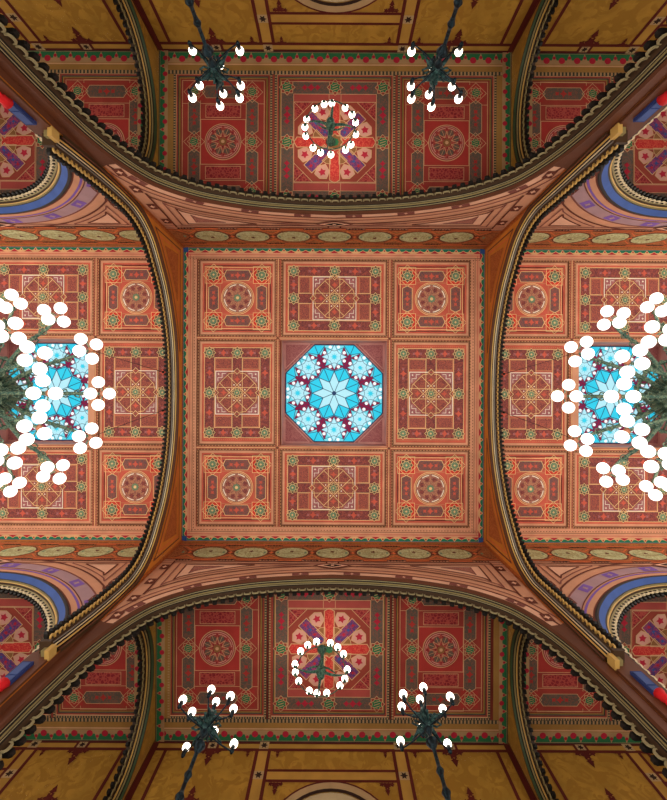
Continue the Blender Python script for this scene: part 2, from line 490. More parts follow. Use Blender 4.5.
def big_coffer(cx, cy, sx, wide, label):
    """wide: long side along x (beside the skylight in y); else long side along y"""
    if wide: M0 = down(cx, cy, H, K, sx); hx, hy = 53.5, 39; X, Y = 41, 27.2
    else: M0 = down(cx, cy, H, K, sx); hx, hy = 39.5, 53.5; X, Y = 27.8, 40
    Mf = lambda u, v, h: M0(u, v, h + FLD)
    loc = (cx, cy, H)
    t = empty('painted_coffer', loc, label, 'ceiling panel', 'oblong painted coffers of the nave ceiling')
    coffer_frame(M0, hx, hy, K).build('frame', t, loc)
    d = Draw(Mf)
    d.rect(-hx+7, -hy+7, hx-7, hy-7, 'coral', 0)
    d.rect(-X-5, -Y-5, X+5, Y+5, 'maroon_plain', 1)
    d.box_line(-X-5.2,-Y-5.2,X+5.2,Y+5.2,.55,'cream',3)
    d.rect(-X+5, -Y+5, X-5, Y-5, 'coral_soft', 2)
    d.box_line(-X+5,-Y+5,X-5,Y-5,.55,'cream',3)
    # side panels with arabesques
    if wide:
        for a in (-1, 1):
            for b in (-1, 1):
                x0, x1 = sorted((a*25, a*35)); y0, y1 = sorted((b*5.6, b*21))
                d.rect(x0,y0,x1,y1,'maroon',4); d.box_line(x0,y0,x1,y1,.35,'tan',5)
            x0, x1 = sorted((a*23, a*36)); d.rect(x0,-5,x1,5,'maroon_plain',4)
            d.line([(x0,-5),(x1,-5)],.5,'cream',5); d.line([(x0,5),(x1,5)],.5,'cream',5)
    else:
        for a in (-1, 1):
            for b in (-1, 1):
                x0, x1 = sorted((a*5.6, a*21.5)); y0, y1 = sorted((b*24, b*34))
                d.rect(x0,y0,x1,y1,'maroon',4); d.box_line(x0,y0,x1,y1,.35,'tan',5)
            y0, y1 = sorted((a*22, a*35)); d.rect(-5,y0,5,y1,'maroon_plain',4)
            d.line([(-5,y0),(-5,y1)],.5,'cream',5); d.line([(5,y0),(5,y1)],.5,'cream',5)
    # central interlace square
    e = Draw(Mf); S = 21.5
    e.rect(-S,-S,S,S,'maroon',6)
    for q in (-1, 1):
        e.line([(q*5.2,-S),(q*5.2,S)],.5,'cream',8); e.line([(-S,q*5.2),(S,q*5.2)],.5,'cream',8)
        e.line([(q*17.4,q*9.6),(-q*9.6,-q*17.4)],.5,'cream',8); e.line([(q*9.6,q*17.4),(-q*17.4,-q*9.6)],.5,'cream',8)
        e.line([(q*17.4,-q*9.6),(-q*9.6,q*17.4)],.5,'cream',8); e.line([(q*9.6,-q*17.4),(-q*17.4,q*9.6)],.5,'cream',8)
        for r in (-1, 1):
            e.poly([(q*S,r*S),(q*S,r*10),(q*18.6,r*10),(q*10,r*18.6),(q*10,r*S)],'mauve',7)
            e.line([(q*3,r*S),(q*S,r*S),(q*S,r*3)],.75,'cream_white',9)
            e.line([(q*3,r*(S-1.8)),(q*8.4,r*18.8),(q*18.8,r*8.4),(q*(S-1.8),r*3)],.5,'cream',9)
            e.line([(q*11.5,r*19.2),(q*15,r*19.2),(q*15,r*15),(q*19.2,r*15),(q*19.2,r*11.5)],.45,'cream_white',10)
            e.star((q*18.6,r*18.6),1.3,'cream_white',10,4,.4)
            e.star((q*12.2,r*12.2),3.2,'maroon_plain',8,6,.55)
            e.star((q*7.8,r*3),.9,'cream_white',10,4,.6); e.star((q*3,r*7.8),.9,'cream_white',10,4,.6)
        e.star((q*13.5,0),3.0,'coral',8,4,.5); e.star((0,q*13.5),3.0,'coral',8,4,.5)
    e.line([(0,-S-3),(3,-S),(0,-S+3),(-3,-S)],.5,'cream',10,True); e.line([(0,S-3),(3,S),(0,S+3),(-3,S)],.5,'cream',10,True)
    e.line([(-S-3,0),(-S,3),(-S+3,0),(-S,-3)],.5,'cream',10,True); e.line([(S-3,0),(S,3),(S+3,0),(S,-3)],.5,'cream',10,True)
    star_tile(e, (0,0), 5.6, 'starfill', 'cream', .5, 11, 'stargreen')
    e.build('interlace', t, loc)
    for a in (-1, 0, 1):
        for b in (-1, 0, 1):
            if a == 0 and b == 0: continue
            e = Draw(Mf); star_tile(e, (a*X, b*Y), 6.4, 'starfill', 'cream', .5, 6, 'stargreen'); e.build('border_star', t, loc)
    e = d
    for a in (-1, 1):
        for b in (-1, 1):
            e.star((a*X/2, b*Y), 3.6, 'coral', 4, 4, .5); e.star((a*X, b*Y/2), 3.6, 'coral', 4, 4, .5)
            for o in (-1, 1):
                e.star((a*X/2+o*(4.6 if wide else 3.4), b*Y), 2.0, 'mauve', 4, 4, .5, pi/4)
                e.star((a*X, b*Y/2+o*(3.4 if wide else 4.6)), 2.0, 'mauve', 4, 4, .5, pi/4)
    d.build('field', t, loc)
    return t

def skylight(cx, name, lip):
    """octagonal stained glass in a square well above the middle coffer"""
    GZ2 = 21.09; k = GZ2/F
    root = empty(name, (cx,0,H), 'octagonal stained glass skylight', None, None, 'structure')
    loc = (cx,0,H); sy = -1.7*K
    h = 53*K; hx = h - lip
    d = MB()
    M = lambda x, y, z: (cx+x, y+sy, z)
    r0 = [M(-hx,-h,H),M(hx,-h,H),M(hx,h,H),M(-hx,h,H)]
    r1 = [M(-hx,-h,H+.25),M(hx,-h,H+.25),M(hx,h,H+.25),M(-hx,h,H+.25)]
    r2 = [M(-h,-h,H+.28),M(h,-h,H+.28),M(h,h,H+.28),M(-h,h,H+.28)]
    r3 = [M(-h,-h,GZ2+.01),M(h,-h,GZ2+.01),M(h,h,GZ2+.01),M(-h,h,GZ2+.01)]
    d.grid([r0,r1,r2,r3], ['salmon','salmon','mauve_light'], closed=True, smooth=False)
    if lip:
        for q in (-1, 1):
            x0, x1 = sorted((q*hx, q*h)); d.box((cx+x0,-h+sy,H-.02),(cx+x1,h+sy,H+.2),'salmon')
    d.build('window_frame', root, loc)
    e = Draw(down(cx, sy, GZ2, k))
    A = 48.2; V = A*math.tan(pi/8); S = 50.4
    for a in (-1, 1):
        for b in (-1, 1):
            e.poly([(a*S,b*S),(a*S,b*V*.98),(a*V*.98,b*S)], 'mauve', 1)
            e.line([(a*(S-1.6),b*(S-1.6)),(a*(S-1.6),b*(V+4.5)),(a*(V+4.5),b*(S-1.6))], .8, 'mauve_light', 2, True)
            e.line([(a*(A+.8),b*V),(a*V,b*(A+.8))], 2.0, 'mauve_light', 3)
    e.box_line(-S+.3,-S+.3,S-.3,S-.3,1.6,'mauve_light',3)
    e.build('spandrel_panel', root, loc)
    R = A/cos(pi/8)
    g = Draw(down(cx, sy, GZ2, k))
    octo = [(R*cos(pi/8+i*pi/4), R*sin(pi/8+i*pi/4)) for i in range(8)]
    g.poly(octo, 'glass_teal', 0)
    for i in range(8):
        a = pi/8+i*pi/4
        g.poly([(A*q*cos(a+p), A*q*sin(a+p)) for q, p in ((.52,0),(.62,-.16),(.88,-.03),(.88,.03),(.62,.16))], 'glass_magenta', .5)
    for i in range(8):
        a = pi/8+i*pi/4
        def pt(r, q): return (A*r*cos(a+q), A*r*sin(a+q))
        # rim kites
        g.poly([pt(1.08,0), pt(1.0,-.19), pt(.86,0), pt(1.0,.19)], 'glass_cyan', 1)
        g.line([pt(1.08,0), pt(.86,0)], .6, 'glass_line', 3)
        g.line([pt(1.0,-.19), pt(.86,0), pt(1.0,.19)], .6, 'glass_line', 3)
    for i in range(8):
        a = i*pi/4; c = (A*.755*cos(a), A*.755*sin(a))
        def rp(r, q): return (c[0]+A*r*cos(q), c[1]+A*r*sin(q))
        for j in range(8):
            q = j*pi/4
            if cos(q+pi/8-a) < .55: g.poly([rp(.15,q), rp(.285,q), rp(.285,q+pi/4), rp(.15,q+pi/4)], 'glass_magenta', 1.5)
            if max(abs(rp(.285,q+pi/8)[0]), abs(rp(.285,q+pi/8)[1])) < A: g.line([rp(.285,q), rp(.285,q+pi/4)], .45, 'glass_line', 2)
            out = q+pi/8
            pd = rp(.222, out)
            if max(abs(pd[0]), abs(pd[1])) < A and abs(pd[0])+abs(pd[1]) < A*1.40: g.circle(pd, A*.034, 'glass_white', 4, 10)
            g.poly([rp(.165,q-.42), rp(.27,q), rp(.165,q+.42)], 'glass_teal' if j % 2 else 'glass_pale', 3)
            g.line([rp(.15,q-.40), rp(.268,q), rp(.15,q+.40)], .45, 'glass_line', 5)
            g.line([rp(.15,q-.39), rp(.122,q), rp(.15,q+.39)], .4, 'glass_line', 5)
        g.circle(c, A*.165, 'glass_pale', 4, 16)
        g.star(c, A*.05, 'glass_cyan', 5, 6, .6); g.star(c, A*.085, 'glass_teal', 4.5, 8, .5)
    for i in range(8):
        a = pi/8+i*pi/4
        def cp(r, q): return (A*r*cos(q), A*r*sin(q))
        kite = [cp(.247,a), cp(.455,a-pi/8), cp(.565,a), cp(.455,a+pi/8)]
        g.poly(kite, 'glass_cyan', 6)
        g.line(kite, .7, 'glass_line', 8, True); g.line([kite[0], kite[2]], .6, 'glass_line', 8)
        petal = [(0,0), cp(.247,a), cp(.455,a+pi/8), cp(.247,a+pi/4)]
        g.poly(petal, 'glass_pale', 7)
        g.line([(0,0), cp(.247,a)], .6, 'glass_line', 8)
    g.circle((0,0), A*.045, 'glass_line', 10, 12)
    for i in range(8): g.line([octo[i], octo[(i+1)%8]], 1.0, 'glass_line', 9)
    # trim anything beyond the octagon
    g.build('pane', root, loc)
    return root

def fringe(d, a, b, inn, wd, per, g='fringe_green', r='fringe_red', c='fringe_cream', L=1, round_=False):
    """painted fringe along a-b, inn = inward unit vector"""
    l = hypot(b[0]-a[0], b[1]-a[1]); n = max(1, round(l/per)); tx, ty = (b[0]-a[0])/l, (b[1]-a[1])/l
    def Q(s, t): return (a[0]+tx*s+inn[0]*t, a[1]+ty*s+inn[1]*t)
    d.poly([Q(0,0),Q(l,0),Q(l,wd),Q(0,wd)], c, L)
    d.poly([Q(0,0),Q(l,0),Q(l,wd*.1),Q(0,wd*.1)], 'fringe_blue' if not round_ else 'g_hatch_d', L+1)
    p = l/n
    for i in range(n):
        s = i*p
        d.poly([Q(s+p*.02,wd*.14),Q(s+p*.98,wd*.14),Q(s+p*.84,wd*.66),Q(s+p*.16,wd*.66)], g, L+1)
        if round_:
            d.circle(Q(s+p*.5, wd*.7), wd*.27, r, L+2, 10)
            d.circle(Q(s+p, wd*.46), wd*.14, r, L+2, 8)
        else:
            d.poly([Q(s+p*.1,wd*1.0),Q(s+p*.5,wd*.38),Q(s+p*.9,wd*1.0)], c, L+1.5); d.poly([Q(s+p*.2,wd*1.0),Q(s+p*.5,wd*.5),Q(s+p*.8,wd*1.0)], r, L+2)
            d.circle(Q(s+p, wd*.52), wd*.17, r, L+2, 6)

def nave_ceiling(cx, sx, n, cols, centre):
    """beams between coffers, border, coffers and skylight"""
    root = empty('ceiling' if n == 1 else 'ceiling.%03d' % (n-1), (cx,0,H), None, None, None, 'structure')
    root['label'] = ('coffered ceiling of the middle bay', 'coffered ceiling of the left bay', 'coffered ceiling of the right bay')[n-1]
    loc = (cx,0,H)
    d = Draw(lambda u, v, h: (cx+u*K*sx, (v-(1.7 if abs(v) < 135 else 0))*K, H-h))
    HX, HY = (150.5, 146.6)
    xs = [(-HX,-137.2),(-58,-53.5),(53.5,58),(137.2,HX)]
    if not centre: xs[0] = (-135.8,-137.2); xs[3] = (137.2,135.8)
    # x bands
    if centre:
        d.rect(-HX,-HY,-137,HY,'salmon'); d.rect(137,-HY,HX,HY,'salmon')
    else:
        for q in (-1, 1):
            x0, x1 = sorted((q*136.9, q*(139)))
            d.rect(x0,-HY,x1,HY,'salmon')
    for q in (-1, 1):
        x0, x1 = sorted((q*53.4, q*58.1)); d.rect(x0,-134.2,x1,134.2,'salmon_dark')
        y0, y1 = sorted((q*134.1, q*HY)); d.rect(-137,y0,137,y1,'salmon')
        y0, y1 = sorted((q*53.4, q*56.1)); d.rect(-137,y0,137,y1,'salmon_dark')
        for r in (-1, 1):
            d.star((q*55.8, r*54.8), 1.6, 'tan_dark', 3, 4, .6)
            x0, x1 = sorted((q*53, q*58.1))
        d.line([(q*55.8,-134),(q*55.8,134)],.5,'cream',1)
        d.dash((q*54.4,-134),(q*54.4,134),.7,'tan_dark',1,2.4); d.dash((q*57.2,-134),(q*57.2,134),.7,'tan_dark',1,2.4)
        d.line([(-137,q*54.8),(137,q*54.8)],.5,'cream',1)
    # plain frame round the well
    d.rect(-53.5,-53.5,53.5,-52.9,'salmon'); d.rect(-53.5,52.9,53.5,53.5,'salmon')
    d.build('beam_grid', root, loc)
    b = Draw(down(cx, 0, H, K, sx)); wd = 5.0
    X0 = HX if centre else 139
    for q in (-1, 1):
        fringe(b, (-X0,q*HY),(X0,q*HY),(0,-q),wd,14.6)
        b.line([(-X0,q*(HY-7)),(X0,q*(HY-7))],.6,'coral_soft',1); b.line([(-X0,q*(HY-9.6)),(X0,q*(HY-9.6))],.5,'tan_dark',1)
        b.dash((-X0,q*(HY-11.2)),(X0,q*(HY-11.2)),.6,'tan_dark',1,3)
        if centre:
            fringe(b, (q*HX,-HY),(q*HX,HY),(-q,0),wd,14.6,L=4)
            b.line([(q*(HX-7),-HY+7),(q*(HX-7),HY-7)],.6,'coral_soft',1); b.line([(q*(HX-9.6),-HY+9),(q*(HX-9.6),HY-9)],.5,'tan_dark',1)
            b.dash((q*(HX-11.2),-HY+11),(q*(HX-11.2),HY-11),.6,'tan_dark',1,3)
    if centre:
        for a in (-1, 1):
            for c in (-1, 1): b.rect(a*HX, c*HY, a*(HX-5), c*(HY-5), 'fringe_blue', 8)
    b.build('painted_border', root, loc)
    slab = MB(); slab.box((cx-HX*K*sx-.1,-YW-.1,H+1.25),(cx+HX*K*sx+.1,YW+.1,H+1.4),'coral_soft'); slab.build('roof_slab', root, loc)
    return root

BAY = {1: 'middle bay', 2: 'left bay', 3: 'right bay'}
for n, cx, sx, cols in ((1, 0, 1.0, (-1, 0, 1)), (2, -PITCH, BX, (0, 1)), (3, PITCH, BX, (-1, 0))):
    nave_ceiling(cx, sx, n, cols, n == 1)
    for c in cols:
        for r in (-1, 0, 1):
            v = ('upper', 'middle', 'lower')[r+1]; hname = ('left', 'centre', 'right')[c+1]
            if c == 0 and r == 0: continue
            x, y = cx + (c*97.2+(.6 if n == 1 else 0))*K*sx, (r*95-1.7)*K
            if c != 0 and r != 0:
                small_coffer(x, y, sx, 'square red coffer with painted roundel, %s %s corner of the %s' % (v, hname, BAY[n]))
            elif c == 0:
                big_coffer(x, y, sx, True, 'wide red coffer with star interlace %s the skylight of the %s' % ('above' if r < 0 else 'below', BAY[n]))
            else:
                big_coffer(x, y, sx, False, 'tall red coffer with star interlace %s of the skylight of the %s' % (hname, BAY[n]))
skylight(.75*K, 'window_1', 0); skylight(-PITCH, 'window_2', .32); skylight(PITCH, 'window_3', .32)

# ================================================================== ARCADE WALLS (towards the galleries)
def wall_hole(d, curve, a0, a1, z1, m, L=0):
    pts = [(a0, LOW), (a0, z1), (a1, z1), (a1, LOW)] + [p for p in reversed(curve)]
    d.poly(pts, m, L)

def clip_curve(curve, off, xm, zm):
    return [p for p in offset(curve, -off) if abs(p[0]) <= xm and p[1] <= zm and p[1] > 9]

def arcade_wall(name, s, x0, half, curve, thin, label):
    """s = -1 upper in the photo, +1 lower; wall over one gallery arch"""
    root = empty(name, (x0, s*YW, LOW), None, None, None, 'structure'); root['label'] = label
    loc = (x0, s*YW, LOW)
    M = lambda a, z, h: (x0+a, s*(YW-h), z)
    d = Draw(M)
    wall_hole(d, curve, -half, half, H, 'wall_pink')
    M2 = lambda a, z, h: (x0+a, s*(YW2+h), z)
    d2 = Draw(M2); wall_hole(d2, curve, -half, half, GZ, 'g_yellow')
    for f_, m_ in zip(d2.f, d2.m):
        d.face([d2.v[i] for i in f_], 'g_yellow')
    d.build('masonry', root, loc)
    # frieze of ovals
    e = Draw(M)
    e.rect(-half, 17.72, half, H, 'frieze', 1)
    for z_, w_, m_ in ((19.86,.10,'wall_orange'),(19.5,.07,'frieze_line'),(19.36,.05,'line_brown'),(17.74,.07,'line_brown'),(17.84,.05,'frieze_line'),(17.55,.05,'line_mauve'),(17.35,.04,'line_mauve')):
        e.line([(-half,z_),(half,z_)], w_, m_, 2)
    e.build('painted_frieze', root, loc)
    sp = 1.84 if not thin else 1.77
    kk = int((half-.6)/sp)
    for i in range(-kk, kk+1):
        o = Draw(M); cx_ = i*sp
        n = 28
        for rr, rz, m_, L in ((.80,.64,'line_brown',3),(.74,.58,'oval',4)):
            o.face([o.P((cx_+rr*cos(2*pi*j/n), 18.5+rz*sin(2*pi*j/n)), L) for j in range(n)], m_)
        o.star((cx_, 18.62), .13, 'line_brown', 5, 5, .5)
        o.line([(cx_-.4,18.4),(cx_+.4,18.4)],.03,'m_olive',5); o.line([(cx_-.5,18.52),(cx_-.16,18.6)],.03,'m_olive',5); o.line([(cx_+.5,18.52),(cx_+.16,18.6)],.03,'m_olive',5)
        o.build('oval_medallion', root, loc)
        e2 = None
    x_ = Draw(M)
    for i in range(-kk-1, kk+1):
        cx_ = (i+.5)*sp
        if abs(cx_) > half-.2: continue
        x_.star((cx_, 18.5), .30, 'line_brown', 3, 4, .35, pi/4); x_.star((cx_, 18.5), .13, 'frieze_line', 4, 4, .6)
        x_.line([(cx_-.5,17.95),(cx_+.5,19.1)],.05,'line_brown',3); x_.line([(cx_+.5,17.95),(cx_-.5,19.1)],.05,'line_brown',3)
        for q in (-1, 1):
            x_.line([(cx_-.36,18.5+q*.62),(cx_,18.5+q*.3),(cx_+.36,18.5+q*.62)],.06,'frieze_line',4)
            zz = 18.5+q*.84
            for k in (-2, -1, 0, 1, 2): x_.star((cx_+k*.13, zz), .1, 'w_dark' if k % 2 == 0 else 'line_brown', 4, 4, .4)
            if abs(cx_+sp/2) < half-.3: x_.rect(cx_+.4, zz-.07, cx_+sp-.4, zz+.07, 'frieze_line', 3); x_.box_line(cx_+.4, zz-.07, cx_+sp-.4, zz+.07, .03, 'line_brown', 4)
            x_.circle((cx_-.3, 18.5+q*.05), .06, 'stargreen', 5, 8); x_.circle((cx_+.3, 18.5+q*.05), .06, 'stargreen', 5, 8)
    x_.build('frieze_ornament', root, loc)
    # bands following the arch and nested spandrel triangles
    b = Draw(M)
    lil = 'lilac' if thin else 'wall_pink_light'
    base0 = [p for p in offset(curve, 0) if p[1] > 10]
    def band(o0, o1, m_, L):
        A_ = offset(curve, -o0); B_ = offset(curve, -o1)
        for i in range(len(curve)-1):
            if curve[i][1] < 9.0 or curve[i+1][1] < 9.0: continue
            q = [A_[i],A_[i+1],B_[i+1],B_[i]]
            if any(abs(p[0]) > half-.01 or p[1] > 17.3 for p in q): continue
            b.poly(q, m_, L)
    band(.0,.12,'line_brown',1)
    if thin:
        band(.0,.07,'m_black',2); band(.3,.37,'purple_line',2)
    band(.36 if not thin else .42,.44 if not thin else .46,'line_brown',2)
    band(.12 if not thin else .45,.36 if not thin else .9,lil,1)
    band(.62 if not thin else .9,.68 if not thin else .96,'line_mauve',2)
    # tags on the band
    for (p, t) in resample(offset(curve, -(.24 if not thin else .68)), 2.05, 11.5):
        if abs(p[0]) > half-.3: continue
        N = (-t[1], t[0])
        hw, hh = .33, (.11 if not thin else .17)
        q = [(p[0]+t[0]*i*hw+N[0]*j*hh, p[1]+t[1]*i*hw+N[1]*j*hh) for i, j in ((-1,-1),(1,-1),(1,1),(-1,1))]
        b.poly(q, 'line_mauve' if not thin else 'purple_line', 3); b.star(p, hh*.8, lil, 4, 4, .5)
    for sgn in (-1, 1):
        x1 = half - (.62 if not thin else .5)
        for k_, (xm, zm, off, m_, w_) in enumerate(((x1, 17.5, .95, 'line_brown', .07), (x1-.32, 17.3, 1.15, 'line_mauve', .05), (x1-.62, 17.15, 1.35, 'line_brown', .06), (x1-1.0, 17.0, 1.6, 'line_mauve', .04))):
            if thin: off += .35
            c = [p for p in offset(curve, -off) if 0 < p[0] <= xm and p[1] <= zm and p[1] > 11]
            if len(c) < 3: continue
            # curve goes from inner-top to outer-bottom
            poly_ = [(sgn*xm, zm), (sgn*c[0][0], zm)] + [(sgn*p[0], p[1]) for p in c] + [(sgn*xm, c[-1][1]-(.25 if c[-1][0] > xm-.3 else 0))]
            if k_ == 2: b.poly(poly_, 'wall_pink_light', 2)
            if k_ == 3: b.poly(poly_, 'texture_mauve', 3)
            b.line(poly_, w_, m_, 5, True)
        # strip by the corner with tags
        b.line([(sgn*(half-.06),10.5),(sgn*(half-.06),H)], .12, 'wall_orange_dark', 5)
        for z_ in (13.2, 14.3, 15.6, 16.9):
            b.rect(sgn*(half-.42)-.16, z_-.22, sgn*(half-.42)+.16, z_+.22, 'line_brown', 5); b.star((sgn*(half-.42), z_), .12, 'wall_pink_light', 6, 4, .5)
    # middle medallion over the crown
    zc = curve[len(curve)//2][1] + .9
    b.poly([(-.8,zc),(-.4,zc+.2),(0,zc+.3),(.4,zc+.2),(.8,zc),(.4,zc-.2),(0,zc-.3),(-.4,zc-.2)], 'line_brown', 9); b.poly([(-.66,zc),(0,zc+.22),(.66,zc),(0,zc-.22)], 'wall_pink_light', 10)
    b.poly([(-.4,zc),(0,zc+.16),(.4,zc),(0,zc-.16)], 'w_dark', 11); b.star((0,zc), .1, 'wall_pink_light', 12, 6, .5)
    for sgn in (-1, 1):
        b.line([(sgn*.9,zc),(sgn*3.0,zc-.02)], .05, 'line_mauve', 5); b.line([(sgn*.9,zc+.2),(sgn*4.0,zc+.2)], .04, 'line_brown', 5)
    for q in (-1, 1):
        pc = [(q*p[0], p[1]) for p in curve if p[0] > 0 and p[1] < 12.7]
        if len(pc) > 1: b.poly([(q*half, LOW), (q*half, 12.9), (q*(half-.25), 12.75)] + pc, 'm_brown', 8)
    b.build('painted_bands', root, loc)
    return root

SIDEN = {-1: 'upper', 1: 'lower'}
def arcade_arch(s, x0, curve, thin, label):
    t = empty('arcade_arch', (x0, s*YW, LOW), label, 'arch', 'arches from the nave into the galleries')
    loc = (x0, s*YW, LOW)
    M = lambda a, z, d: (x0+a, s*(YW+d), z)
    fn = (lambda z: 1.0) if not thin else (lambda z: 1.0 + .5*min(1, max(0, (16.2-z)/3.2)))
    m = MB()
    if not thin:
        prof = [(-.06,-.02),(-.06,.04),(.06,.04),(.07,.07),(.1,.07),(.13,.1),(.19,.1),(.2,.12),(.23,.12),(.25,.15),(.36,.16),(.55,.16),(.56,0)]
        mats = ['m_brown','m_brown','m_black','m_tan','m_black','m_olive','m_black','m_tan','m_black','m_dark','m_dark','m_dark']
    else:
        prof = [(-.04,-.02),(-.02,.03),(.16,.15),(.18,.18),(.24,.19),(.26,.22),(.34,.23),(.36,.27),(.55,.27),(.56,0)]
        mats = ['m_black','blue_band','m_black','m_olive','m_gold','m_dark','m_olive','m_black','m_dark']
    sweep(m, curve, M, prof, mats, fn)
    m.build('moulding', t, loc)
    b = MB()
    beads(b, curve, M, .36, .55, prof[-2][1] if not thin else prof[-3][1], (prof[-2][1] if not thin else prof[-3][1])+.2, .305 if not thin else .26, 4.8, 'm_black', 'm_cream' if thin else 'm_tan', fn if thin else None)
    b.build('scalloped_trim', t, loc)
    return t

arcade_wall('wall_top', -1, 0, XW, SIDE, False, 'pink painted spandrel wall above the upper gallery arch')
arcade_wall('wall_bottom', 1, 0, XW, SIDE, False, 'pink painted spandrel wall above the lower gallery arch')
arcade_arch(-1, 0, SIDE, False, 'wide round arch with dark scalloped edge at the top of the middle bay')
arcade_arch(1, 0, SIDE, False, 'wide round arch with dark scalloped edge at the bottom of the middle bay')
for sx_, hn in ((-1, 'left'), (1, 'right')):
    for s, vn in ((-1, 'top'), (1, 'bottom')):
        arcade_wall('wall_%s_%s' % (vn, hn), s, sx_*PITCH, PITCH-XW2, NEXT, True, 'lilac painted spandrel wall of the %s bay, %s side' % (hn, vn))
        arcade_arch(s, sx_*PITCH, NEXT, True, 'blue-edged gallery arch with pale scallops near the %s %s corner' % (vn, hn))

# ================================================================== TRANSVERSE WALLS AND ARCHES
for sx_, hn in ((-1, 'left'), (1, 'right')):
    M = lambda a, z, h, q=sx_: (q*(XW-h), a, z)
    M2 = lambda a, z, h, q=sx_: (q*(XW2+h), a, z)
    loc = (sx_*XW, 0, LOW)
    TR = TRANS_[sx_]; TR2 = [p for p in TR if p[1] > 10.9]; py = .0 if sx_ < 0 else .16
    root = empty('wall_'+hn, loc, None, None, None, 'structure'); root['label'] = 'orange painted wall above the %s transverse arch' % hn
    d = Draw(M); wall_hole(d, TR, -YW, YW, H, 'wall_orange')
    d2 = Draw(M2); wall_hole(d2, TR, -YW, YW, H, 'wall_orange')
    for f_ in d2.f: d.face([d2.v[i] for i in f_], 'wall_orange')
    d.build('masonry', root, loc)
    b = Draw(M)
    b.line([(-YW,19.9),(YW,19.9)], .12, 'wall_orange_dark', 1)
    for s in (-1, 1):
        b.line([(s*(YW-.05),12),(s*(YW-.05),H)], .12, 'wall_orange_dark', 2)
        for k_, (xm, zm, off, m_) in enumerate(((YW-.28, 19.55, .32, 'line_brown'), (YW-.42, 19.4, .45, 'frieze_line'), (YW-.62, 19.2, .66, 'wall_orange_dark'))):
            c = [p for p in offset(TR, -off) if 0 < p[0] <= xm and p[1] <= zm and p[1] > 12]
            if len(c) < 3: continue
            poly_ = [(s*xm, zm), (s*c[0][0], zm)] + [(s*p[0], p[1]) for p in c]
            if k_ == 2: b.poly(poly_, 'wall_orange_dark', 2)
            b.line(poly_, .06, m_, 3, True)
    A_ = offset(TR, 0); B_ = offset(TR, -.1)
    for s in (-1, 1): b.poly([(s*(6.92+py),LOW),(s*YW,LOW),(s*YW,12.8),(s*7.09,12.8),(s*(6.93+py),11.0)], 'm_brown', 6)
    b.build('painted_bands', root, loc)
    t = empty('transverse_arch', loc, 'tall dark-moulded nave arch with gold scalloped edge, %s of the middle bay' % hn, 'arch', 'transverse arches across the nave')
    Ma = lambda a, z, d_, q=sx_: (q*(XW+d_), a, z)
    m = MB()
    prof = [(-.05,-.04),(-.05,.05),(.03,.05),(.03,.1),(.08,.12),(.1,.16),(.14,.17),(.15,.21),(.2,.22),(.22,.27),(.46,.27),(.51,.1),(.51,0)]
    mats = ['m_dark','m_brown','m_black','m_gold','m_black','m_cream','m_black','m_grey','m_dark','m_dark','m_black','m_black']
    sweep(m, TR2, Ma, prof, mats)
    m.build('moulding', t, loc)
    bb = MB(); beads(bb, TR2, Ma, .24, .46, .27, .46, .205, 7.0, 'm_black', 'm_gold'); bb.build('scalloped_trim', t, loc)
    # corner piers below the springing
    for s, vn in ((-1, 'top'), (1, 'bottom')):
        pl = (sx_*(XW+XW2)/2, s*(YW+.1), LOW)
        p = empty('corner_pier', pl, 'brown corner pier with blue impost and red capital, %s %s' % (vn, hn), 'pier', 'piers between the nave bays')
        def bx(mb, xa, xb, ya, yb, za, zb, m_):
            ya += py; yb += py; mb.box((min(sx_*xa,sx_*xb), min(s*ya,s*yb), za), (max(sx_*xa,sx_*xb), max(s*ya,s*yb), zb), m_)
        mb = MB(); bx(mb, XW+.02, 7.95, 6.88, 7.7, LOW, 10.9, 'm_brown')
        mb.build('shaft', p, pl)
        mb = MB(); bx(mb, XW-.02, 7.44, 6.66, 6.92, 10.6, 10.9, 'm_gold'); bx(mb, XW+.1, 7.74, 6.56, 6.92, 10.84, 10.94, 'm_dark'); bx(mb, XW+.14, 7.6, 6.72, 6.92, 10.7, 10.84, 'm_olive')
        mb.build('cornice', p, pl)
        mb = MB(); bx(mb, 7.56, 7.84, 6.8, 6.88, 9.62, 10.4, 'blue_dark'); bx(mb, 7.6, 7.8, 6.78, 6.8, 9.9, 10.34, 'blue_slate'); bx(mb, 7.6, 7.8, 6.78, 6.8, 9.66, 9.85, 'blue_slate')
        mb.build('impost_block', p, pl)
        mb = MB(); c = (sx_*7.68, s*(6.8+py), 0)
        mb.lathe(c, [(.06,9.28),(.09,9.33),(.07,9.38),(.11,9.46),(.1,9.5),(.14,9.62)], 'red_cap', 12); mb.build('capital', p, pl)
        mb = MB(); mb.lathe(c, [(.07,LOW),(.06,9.29)], 'm_dark', 12); mb.build('colonnette', p, pl)

